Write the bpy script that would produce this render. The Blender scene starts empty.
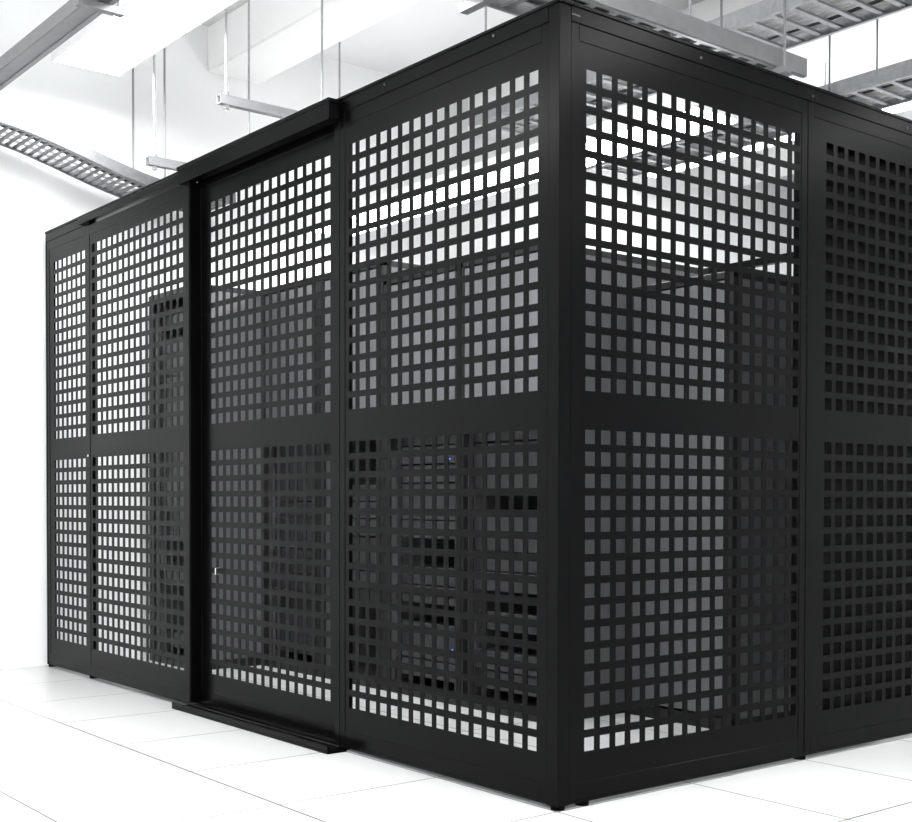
import bpy, bmesh, math, random
from mathutils import Vector, Matrix
random.seed(4)
sc=bpy.context.scene
sc.view_settings.view_transform='Standard'
COL=bpy.context.collection
# ---------------------------------------------------------------- materials
def mat(name,col,rough=.5,metal=0,emit=None,es=0,noise=0,nscale=20,bump=0,spec=.5):
    m=bpy.data.materials.new(name); m.use_nodes=True; nt=m.node_tree; b=nt.nodes['Principled BSDF']
    b.inputs['Base Color'].default_value=(*col,1); b.inputs['Roughness'].default_value=rough
    b.inputs['Metallic'].default_value=metal; b.inputs['Specular IOR Level'].default_value=spec
    if emit: b.inputs['Emission Color'].default_value=(*emit,1); b.inputs['Emission Strength'].default_value=es
    if noise or bump:
        tc=nt.nodes.new('ShaderNodeTexCoord'); n=nt.nodes.new('ShaderNodeTexNoise'); n.inputs['Scale'].default_value=nscale
        n.inputs['Detail'].default_value=4
        nt.links.new(tc.outputs['Object'],n.inputs['Vector'])
        if noise:
            mx=nt.nodes.new('ShaderNodeMix'); mx.data_type='RGBA'
            mx.inputs['A'].default_value=(*[c*(1-noise) for c in col],1); mx.inputs['B'].default_value=(*[min(1,c*(1+noise)) for c in col],1)
            nt.links.new(n.outputs['Fac'],mx.inputs['Factor']); nt.links.new(mx.outputs['Result'],b.inputs['Base Color'])
        if bump:
            bp=nt.nodes.new('ShaderNodeBump'); bp.inputs['Strength'].default_value=bump; bp.inputs['Distance'].default_value=.002
            nt.links.new(n.outputs['Fac'],bp.inputs['Height']); nt.links.new(bp.outputs['Normal'],b.inputs['Normal'])
    return m
M_black=mat('black_powder_coat',(.0015,.0015,.0017),.25,noise=.15,nscale=60,bump=.02,spec=.045)
M_dark=mat('black_gasket',(.001,.001,.001),.6,spec=.03)
M_back=mat('black_backing_sheet',(.0025,.0025,.003),.4,spec=.03,noise=.1)
M_rack=mat('rack_black',(.012,.012,.013),.4,noise=.2,spec=.2)
M_side=mat('rack_side_grey',(.095,.095,.10),.35,noise=.1)
M_door=mat('rack_brushed_door',(.28,.285,.30),.38,.9,noise=.1,nscale=4)
M_unit=mat('server_unit_grey',(.035,.035,.038),.35,.4,noise=.3)
M_galv=mat('galvanised_steel',(.40,.41,.42),.35,.9,noise=.3,nscale=35)
M_ladder=mat('zinc_cable_ladder_steel',(.22,.225,.23),.4,.8,noise=.3,nscale=35)
M_greytray=mat('grey_painted_steel',(.22,.225,.23),.45,.3,noise=.15)
M_wall=mat('white_wall_paint',(.84,.85,.85),.7,noise=.02,nscale=3,bump=.02)
M_ceil=mat('white_ceiling_paint',(.74,.75,.75),.8,noise=.03,nscale=3)
M_beam=mat('white_beam_paint',(.85,.85,.85),.7,noise=.02)
M_lamp=mat('lamp_diffuser',(.9,.9,.9),.5,emit=(1,1,1),es=18)
M_lampbody=mat('lamp_housing_white',(.8,.8,.8),.4,noise=.02)
M_led=mat('blue_led',(.05,.1,.9),.4,emit=(.15,.3,1),es=1.2)
M_cable=mat('white_cable_jacket',(.6,.6,.6),.5,noise=.2)
M_cablek=mat('dark_cable_jacket',(.04,.04,.045),.5,noise=.2)
M_chrome=mat('latch_steel',(.7,.7,.7),.2,1,noise=.05)
def floor_mat():
    m=bpy.data.materials.new('white_access_floor_tile'); m.use_nodes=True; nt=m.node_tree; b=nt.nodes['Principled BSDF']
    tc=nt.nodes.new('ShaderNodeTexCoord'); br=nt.nodes.new('ShaderNodeTexBrick'); br.offset=0; br.squash=1
    br.inputs['Scale'].default_value=1; br.inputs['Brick Width'].default_value=.6; br.inputs['Row Height'].default_value=.6
    br.inputs['Mortar Size'].default_value=.0040; br.inputs['Mortar Smooth'].default_value=.1
    br.inputs['Color1'].default_value=(.56,.565,.565,1); br.inputs['Color2'].default_value=(.53,.535,.535,1); br.inputs['Mortar'].default_value=(.06,.06,.06,1)
    nt.links.new(tc.outputs['Object'],br.inputs['Vector'])
    n=nt.nodes.new('ShaderNodeTexNoise'); n.inputs['Scale'].default_value=90; nt.links.new(tc.outputs['Object'],n.inputs['Vector'])
    mx=nt.nodes.new('ShaderNodeMix'); mx.data_type='RGBA'; mx.blend_type='MULTIPLY'; mx.inputs['Factor'].default_value=.08
    nt.links.new(br.outputs['Color'],mx.inputs['A']); nt.links.new(n.outputs['Color'],mx.inputs['B'])
    nt.links.new(mx.outputs['Result'],b.inputs['Base Color']); b.inputs['Roughness'].default_value=.28
    return m
M_floor=floor_mat()
# ---------------------------------------------------------------- mesh helpers
def addbox(bm,lo,hi,bev=0):
    lo=Vector(lo); hi=Vector(hi)
    r=bmesh.ops.create_cube(bm,size=1,matrix=Matrix.Translation((lo+hi)/2)@Matrix.Diagonal((*(abs(a) for a in (hi-lo)),1)))
    if bev:
        es=list({e for v in r['verts'] for e in v.link_edges})
        bmesh.ops.bevel(bm,geom=es,offset=bev,segments=1,affect='EDGES')
def addcyl(bm,p,q,r,seg=8):
    p=Vector(p);q=Vector(q);d=q-p
    m=Matrix.Translation((p+q)/2)@d.to_track_quat('Z','Y').to_matrix().to_4x4()
    bmesh.ops.create_cone(bm,cap_ends=True,segments=seg,radius1=r,radius2=r,depth=d.length,matrix=m)
def mk(name,bm,m,parent=None):
    me=bpy.data.meshes.new(name); bm.to_mesh(me); bm.free(); me.materials.append(m)
    o=bpy.data.objects.new(name,me); COL.objects.link(o)
    if parent: o.parent=parent
    return o
def boxes(name,lst,m,parent=None,bev=0):
    bm=bmesh.new()
    for lo,hi in lst: addbox(bm,lo,hi,bev)
    return mk(name,bm,m,parent)
def empty(name):
    o=bpy.data.objects.new(name,None); COL.objects.link(o); o.empty_display_size=.2; return o
LEFT=lambda u,n,v:(-u,-n,v)
RIGHT=lambda u,n,v:(n,u,v)
YD=3.6
def mbox(F,a,b):
    p=F(*a);q=F(*b); return (tuple(min(x,y) for x,y in zip(p,q)),tuple(max(x,y) for x,y in zip(p,q)))
PITCH=.0667; HOLE=.043
def perf(name,F,u0,u1,v0,v1,zs,n0,n1,parent,m=M_black):
    us=[u0]; hu=set()
    for k in range(zs[0][1]):
        a=zs[0][0]+k*PITCH; hu.add(len(us)); us+= [a,a+HOLE]
    us.append(u1)
    vs=[v0]; hv=set()
    for z in zs:
        for k in range(z[3]):
            a=z[2]+k*z[4]; hv.add(len(vs)); vs+=[a,a+z[5]]
    vs.append(v1)
    bm=bmesh.new(); G={}
    def V(i,j,k):
        if (i,j,k) not in G: G[(i,j,k)]=bm.verts.new(F(us[i],(n0,n1)[k],vs[j]))
        return G[(i,j,k)]
    solid=lambda i,j: 0<=i<len(us)-1 and 0<=j<len(vs)-1 and not (i in hu and j in hv)
    for i in range(len(us)-1):
        for j in range(len(vs)-1):
            if not solid(i,j): continue
            bm.faces.new([V(i,j,0),V(i+1,j,0),V(i+1,j+1,0),V(i,j+1,0)])
            bm.faces.new([V(i,j,1),V(i,j+1,1),V(i+1,j+1,1),V(i+1,j,1)])
            for (di,dj,a,b) in ((-1,0,(i,j),(i,j+1)),(1,0,(i+1,j),(i+1,j+1)),(0,-1,(i,j),(i+1,j)),(0,1,(i,j+1),(i+1,j+1))):
                if not solid(i+di,j+dj):
                    bm.faces.new([V(*a,0),V(*b,0),V(*b,1),V(*a,1)])
    bmesh.ops.recalc_face_normals(bm,faces=bm.faces)
    return mk(name,bm,m,parent)
H=2.4
ZL=(.165,15,.0669,.043); ZU=(1.262,15,.0660,.043)
def panel(name,F,u0,u1,hu0,ncols,parent,off=0,v0=.025,v1=2.355,fd=.035,stile=.035):
    f=[mbox(F,(u0+.002,off-fd,v0),(u0+stile,off,v1)),mbox(F,(u1-stile,off-fd,v0),(u1-.002,off,v1)),
       mbox(F,(u0+stile,off-fd,v0),(u1-stile,off,v0+.05)),mbox(F,(u0+stile,off-fd,v1-.05),(u1-stile,off,v1))]
    boxes(name+'_frame',f,M_black,parent,.0012)
    perf(name+'_perforated_sheet',F,u0+stile-.002,u1-stile+.002,v0+.048,v1-.048,
         [(hu0,ncols,ZL[0],ZL[1],ZL[2],ZL[3]),(hu0,ncols,ZU[0],ZU[1],ZU[2],ZU[3])],off-.005,off-.002,parent)
# ---------------------------------------------------------------- cage
cage=empty('server_cage')
panel('front_panel_1',LEFT,.045,1.2,.097,16,cage)
panel('sliding_door_fixed_leaf',LEFT,1.235,2.40,1.300,15,cage,off=-.02)
panel('sliding_door_leaf',LEFT,2.38,3.56,2.445,16,cage,off=.03,v0=.03,v1=2.33,stile=.045,fd=.03)
panel('front_panel_2',LEFT,3.61,4.2,3.655,7,cage)
for k in range(3):
    panel('side_panel_%d'%(k+1),RIGHT,.045+k*1.2 if k==0 else k*1.2,1.2*(k+1),1.2*k+.112,16,cage)
boxes('side_panel_backing',[((-.03,1.24,.08),(-.027,2.36,2.3)),((-.03,2.44,.08),(-.027,3.54,2.3))],M_back,cage)
fr=[((-.046,-.002,.012),(.002,.046,H)),((-.045,YD-.045,.012),(0,YD,H)),((-4.205,YD-.045,.012),(-4.16,YD,H)),((-4.215,-.002,.012),(-4.2,.05,H)),
 ((-1.235,-.001,.012),(-1.2,.04,H)),((-3.61,.0,.012),(-3.595,.04,H)),
 ((-4.2,-.004,H-.045),(-.046,.045,H)),((-.045,.046,H-.045),(.004,YD,H)),((-4.2,YD-.045,H-.045),(-.046,YD,H)),
 ((-4.2,.002,.012),(-.046,.04,.026)),((-.04,.046,.012),(-.002,YD,.026))]
boxes('corner_posts_and_rails',fr,M_black,cage,.0015)
boxes('top_trim_cap',[((-4.21,-.008,H),(.008,.05,H+.012)),((-.05,.05,H),(.008,YD,H+.012))],M_black,cage,.002)
boxes('door_header_track',[((-2.44,-.055,2.325),(-1.19,-.005,2.39)),((-2.445,-.059,2.385),(-1.185,-.009,2.402)),((-3.62,-.05,2.345),(-2.44,-.005,2.375))],M_black,cage,.002)
boxes('door_floor_guide',[((-2.45,-.085,.0),(-1.15,-.0,.010)),((-2.45,-.085,.010),(-1.15,-.075,.03))],M_black,cage,.002)
boxes('door_edge_seal',[((-2.379,-.028,.03),(-2.372,.03,2.33))],M_dark,cage)
boxes('door_latch',[((-2.20,.0,.605),(-2.193,.022,.635)),((-3.54,-.036,1.15),(-3.52,-.029,1.16))],M_chrome,cage,.001)
boxes('maker_plate',[((.0045,.045,2.374),(.0050,.08,2.378))],M_unit,cage)
bm=bmesh.new()
for p in [(-.022,.022),(-.02,.12),(-1.2,.02),(-3.6,.02),(-4.19,.02),(-.02,1.2),(-.02,2.4),(-.02,3.55),(-4.18,3.57)]:
    addcyl(bm,(p[0],p[1],0),(p[0],p[1],.014),.022,12)
mk('levelling_feet',bm,M_dark,cage)
bm=bmesh.new()
for u in [.6,1.2,1.8,2.4,3.0]:
    addcyl(bm,(.004,u+.02,2.375),(.007,u+.02,2.375),.005,8)
for u in [.3,.9]:
    addcyl(bm,(-u,-.004,2.385),(-u,-.008,2.385),.005,8)
mk('rail_screws',bm,M_unit,cage)
# ---------------------------------------------------------------- server racks
def rack(x0,x1,y0,y1,h,door=0):
    r=empty('server_rack')
    t=.03
    fr=[]
    for x in (x0,x1-t):
        for y in (y0,y1-t): fr.append(((x,y,0.03),(x+t,y+t,h)))
    fr+=[((x0,y0,h-.03),(x1,y1,h)),((x0,y0,.0),(x1,y1,.05))]
    boxes('frame',fr,M_rack,r,.002)
    boxes('side_panels',[((x0,y0+t,.05),(x0+.01,y1-t,h-.03)),((x1-.01,y0+t,.05),(x1,y1-t,h-.03)),((x0+t,y1-.012,.05),(x1-t,y1,h-.03))],M_side,r)
    us=[];ls=[];z=.09
    while z<h-.12:
        u=random.choice([.044,.088,.088,.176]); 
        if z+u>h-.06: break
        if random.random()<.8:
            d=random.uniform(.04,.07)
            us.append(((x0+.045,y0+d,z),(x1-.045,y1-.15,z+u-.006)))
            if random.random()<.3: ls.append(((x1-.12,y0+d-.003,z+.015),(x1-.112,y0+d,z+.021)))
        z+=u
    boxes('server_units',us,M_unit,r,.002)
    if ls: boxes('status_leds',ls,M_led,r)
    if door==1: boxes('upper_door',[((x0+t+.003,y0+.006,1.25),(x1-t-.003,y0+.012,h-.035))],M_door,r)
    if door==2: boxes('front_door',[((x0+t+.003,y0+.006,.06),(x1-t-.003,y0+.012,h-.035))],M_side,r)
    return r
for k in range(5):
    x=-1.1-.6*k; rack(x-.6,x-.004,.55 if k==4 else .95,1.95,(2.0,2.0,2.1,2.1,2.1)[k],door=int(k<4))
rack(-1.09,-.5,1.4,2.4,1.85,door=2)
for k in range(4):
    x=-1.4-.6*k; rack(x-.6,x-.004,2.6,3.5,2.0)
# ---------------------------------------------------------------- room shell
X0,X1,Y0,Y1,ZC=-4.25,7.0,-6.5,6.5,3.8
boxes('floor',[((X0-.2,Y0-.2,-.15),(X1+.2,Y1+.2,0))],M_floor)
boxes('ceiling',[((X0-.2,Y0-.2,ZC),(X1+.2,Y1+.2,ZC+.15))],M_ceil)
boxes('wall_left',[((X0-.2,Y0-.2,0),(X0,Y1+.2,ZC))],M_wall)
boxes('wall_right',[((X1,Y0-.2,0),(X1+.2,Y1+.2,ZC))],M_wall)
boxes('wall_back',[((X0,Y1,0),(X1,Y1+.2,ZC))],M_wall)
boxes('wall_front',[((X0,Y0-.2,0),(X1,Y0,ZC))],M_wall)
for y in (-3.6,-1.6,1.0,3.0,5.3):
    boxes('ceiling_beam',[((X0,y,ZC-.28),(X1,y+.35,ZC))],M_beam,None,.01)
# ---------------------------------------------------------------- luminaires (pendants, some with an added upward fill)
PW=.52
def area(parent,name,loc,sx,sy,en,up=False):
    L=bpy.data.lights.new(name,'AREA'); L.shape='RECTANGLE'; L.size=sx; L.size_y=sy; L.energy=en
    o=bpy.data.objects.new(name,L); o.location=loc; COL.objects.link(o); o.parent=parent
    if up: o.rotation_euler=(math.pi,0,0)
def lamp(x0,x1,y,z,w=.32,power=60,up=0):
    e=empty('ceiling_light_fixture')
    boxes('housing',[((x0,y-w/2,z+.015),(x1,y+w/2,z+.07)),((x0,y-w/2-.012,z),(x1,y-w/2,z+.07)),((x0,y+w/2,z),(x1,y+w/2+.012,z+.07))],M_lampbody,e,.002)
    boxes('diffuser',[((x0+.01,y-w/2+.003,z+.001),(x1-.01,y+w/2-.003,z+.014))],M_lamp,e)
    bm=bmesh.new(); n=max(2,int((x1-x0)/1.5)+1)
    for i in range(n):
        x=x0+.15+(x1-x0-.3)*i/(n-1); addcyl(bm,(x,y,z+.07),(x,y,ZC),.006)
    mk('suspension_rods',bm,M_galv,e)
    area(e,'tube_light',((x0+x1)/2,y,z-.01),x1-x0,w,power*PW)
    if up: area(e,'ceiling_fill',((x0+x1)/2,y,z+.08),x1-x0,w*.6,up*PW,True)  # added upward light, put in to brighten the ceiling
lamp(-3.75,5.5,.05,3.2,.35,260,70)
lamp(-3.9,5.5,-2.6,3.3,.3,330,70)
lamp(-3.9,5.5,-4.8,3.3,.3,250)
lamp(-4.1,-.9,1.75,2.62,.3,100,35)
lamp(-3.9,5.5,4.4,3.4,.3,180,70)
lamp(1.2,5.5,2.0,3.3,.3,110)
# ---------------------------------------------------------------- cable trays
def ladder(name,pts,w,hgt=.08,cables=8,rungs=.12,m=M_galv,rods=None,solid=False,rw=.03):
    e=empty(name); bm=bmesh.new(); P=[Vector(p) for p in pts]
    d0=(P[-1]-P[0]); side=Vector((-d0.y,d0.x,0)).normalized()
    ups=[]
    for i in range(len(P)):
        t=(P[min(i+1,len(P)-1)]-P[max(i-1,0)]).normalized(); up=t.cross(side)
        ups.append(up if up.z>0 else -up)
    def strip(so,wd,u0,u1):
        # continuous swept rectangular bar along the path
        rings=[]
        for p,up in zip(P,ups):
            c=p+side*so
            rings.append([bm.verts.new(c+side*a+up*b) for a,b in ((-wd/2,u0),(wd/2,u0),(wd/2,u1),(-wd/2,u1))])
        for A,B in zip(rings,rings[1:]):
            for k in range(4): bm.faces.new([A[k],A[(k+1)%4],B[(k+1)%4],B[k]])
        bm.faces.new(rings[0]); bm.faces.new(rings[-1][::-1])
    for s in (-1,1):
        strip(s*w/2,.006,0,hgt); strip(s*(w/2-.013),.02,-.003,.003); strip(s*(w/2-.013),.02,hgt-.003,hgt+.003)
    if solid: strip(0,w-.006,.004,.007)
    for a,b,ua,ub in zip(P,P[1:],ups,ups[1:]):
        d=(b-a); L=d.length; dn=d.normalized(); n=max(1,int(round(L/rungs)))
        up=(ua+ub).normalized()
        R=Matrix((dn,side,up)).transposed().to_4x4()
        for i in range(n):
            c=a+d*((i+.5)/n)
            bmesh.ops.create_cube(bm,size=1,matrix=Matrix.Translation(c+up*.012)@R@Matrix.Diagonal((rw,w-.01,.012,1)))
    bmesh.ops.recalc_face_normals(bm,faces=bm.faces)
    mk('ladder_rails',bm,m,e)
    if cables:
        for j in range(cables):
            cu=bpy.data.curves.new('cable_%d'%j,'CURVE'); cu.dimensions='3D'; cu.bevel_depth=.010+random.random()*.006
            sp=cu.splines.new('POLY'); off=(j+.5)/cables*(w-.08)-(w-.08)/2; pp=[]
            for a,b in zip(P,P[1:]):
                n=max(1,int((b-a).length/.3))
                for i in range(n): pp.append(a.lerp(b,i/n))
            pp.append(P[-1]); sp.points.add(len(pp)-1)
            jit=.012 if len(P)<4 else .003
            for q,c in zip(sp.points,pp):
                c=c+side*(off+random.uniform(-jit,jit))+Vector((0,0,.035+random.uniform(0,jit))); q.co=(*c,1)
            cu.materials.append(random.choice([M_cable,M_cablek,M_cable]))
            o=bpy.data.objects.new('cable_%d'%j,cu); COL.objects.link(o); o.parent=e
    if rods:
        bm=bmesh.new()
        for c in rods:
            c=Vector(c)
            for s in (-1,1):
                q=c+side*s*(w/2+.03); addcyl(bm,q-Vector((0,0,.03)),(q.x,q.y,ZC),.006)
            M=Matrix.Translation(c-Vector((0,0,.02)))@Matrix((d0.normalized(),side,Vector((0,0,1)))).transposed().to_4x4()@Matrix.Diagonal((.04,w+.1,.03,1))
            bmesh.ops.create_cube(bm,size=1,matrix=M)
        mk('trapeze_hangers',bm,M_greytray,e)
    return e
cp=[(-3.98,-1.6,2.87)]
for i in range(15):
    t=i/14; y=-.5+t*1.15; s=t*t*(3-2*t); cp.append((-3.98,y,2.86-.23*s))
cp.append((-3.98,.95,2.64))
ladder('curved_cable_ladder',cp,.36,hgt=.06,cables=4,rungs=.04,m=M_ladder,rods=[(-3.98,-1.0,2.86),(-3.98,.5,2.64)],rw=.014)
def strut(name,a,b,rods):
    e=empty(name); x,y0,z=a; y1=b[1]
    L=[((x-.02,y0,z),(x-.016,y1,z+.045)),((x+.016,y0,z),(x+.02,y1,z+.045)),((x-.016,y0,z),(x+.016,y1,z+.004)),((x-.02,y0,z+.041),(x-.01,y1,z+.045)),((x+.01,y0,z+.041),(x+.02,y1,z+.045))]
    boxes('channel',L,M_greytray,e)
    bm=bmesh.new()
    for y in rods:
        addcyl(bm,(x,y,z-.03),(x,y,ZC),.006); addcyl(bm,(x,y,z-.02),(x,y,z),.016,6); addcyl(bm,(x,y,z+.045),(x,y,z+.06),.016,6)
    mk('threaded_rods',bm,M_galv,e)
strut('strut_channel',(-2.78,.32,2.84),(-2.78,.96,2.84),[.36,.9])
strut('strut_channel',(-3.55,.30,2.70),(-3.55,.96,2.70),[.34,.9])
ladder('overhead_cable_tray',[(-4.2,-.42,3.02),(2.0,-.42,3.02)],.10,hgt=.06,cables=2,m=M_greytray,solid=True,rods=[(-2.4,-.42,3.02),(-.8,-.42,3.02)])
ladder('overhead_cable_tray',[(-.9,.35,2.85),(-.9,2.2,2.85)],.3,cables=6,m=M_greytray,rods=[(-.9,.5,2.85),(-.9,2.0,2.85)])
ladder('cable_ladder',[(-3.5,2.65,3.3),(6,2.65,3.3)],.45,cables=9,rods=[(-.5,2.65,3.3),(1.3,2.65,3.3)])
ladder('cable_ladder',[(-3.5,3.65,3.2),(6,3.65,3.2)],.4,cables=9,rods=[(-1.5,3.65,3.2),(-.3,3.65,3.2),(2.0,3.65,3.2)])
# ---------------------------------------------------------------- camera
f=1250.54; px,py=495.09,523.56
yaw,pit,rol=2.451,-.0183,.0021
fw=Vector((math.cos(yaw)*math.cos(pit),math.sin(yaw)*math.cos(pit),math.sin(pit)))
r0=Vector((math.sin(yaw),-math.cos(yaw),0)); u0=r0.cross(fw)
r=r0*math.cos(rol)+u0*math.sin(rol); u=r.cross(fw)
cd=bpy.data.cameras.new('camera'); cam=bpy.data.objects.new('camera',cd); COL.objects.link(cam)
R=Matrix((r,u,-fw)).transposed().to_4x4(); cam.matrix_world=Matrix.Translation((2.746,-2.5124,.9286))@R
cd.sensor_width=36; cd.sensor_fit='HORIZONTAL'; cd.lens=f*36/912
cd.shift_x=-(px-456)/912; cd.shift_y=(py-411)/912
cd.clip_start=.05
sc.camera=cam
w=bpy.data.worlds.new('world'); sc.world=w; w.use_nodes=True; w.node_tree.nodes['Background'].inputs[0].default_value=(.8,.85,.9,1); w.node_tree.nodes['Background'].inputs[1].default_value=.3
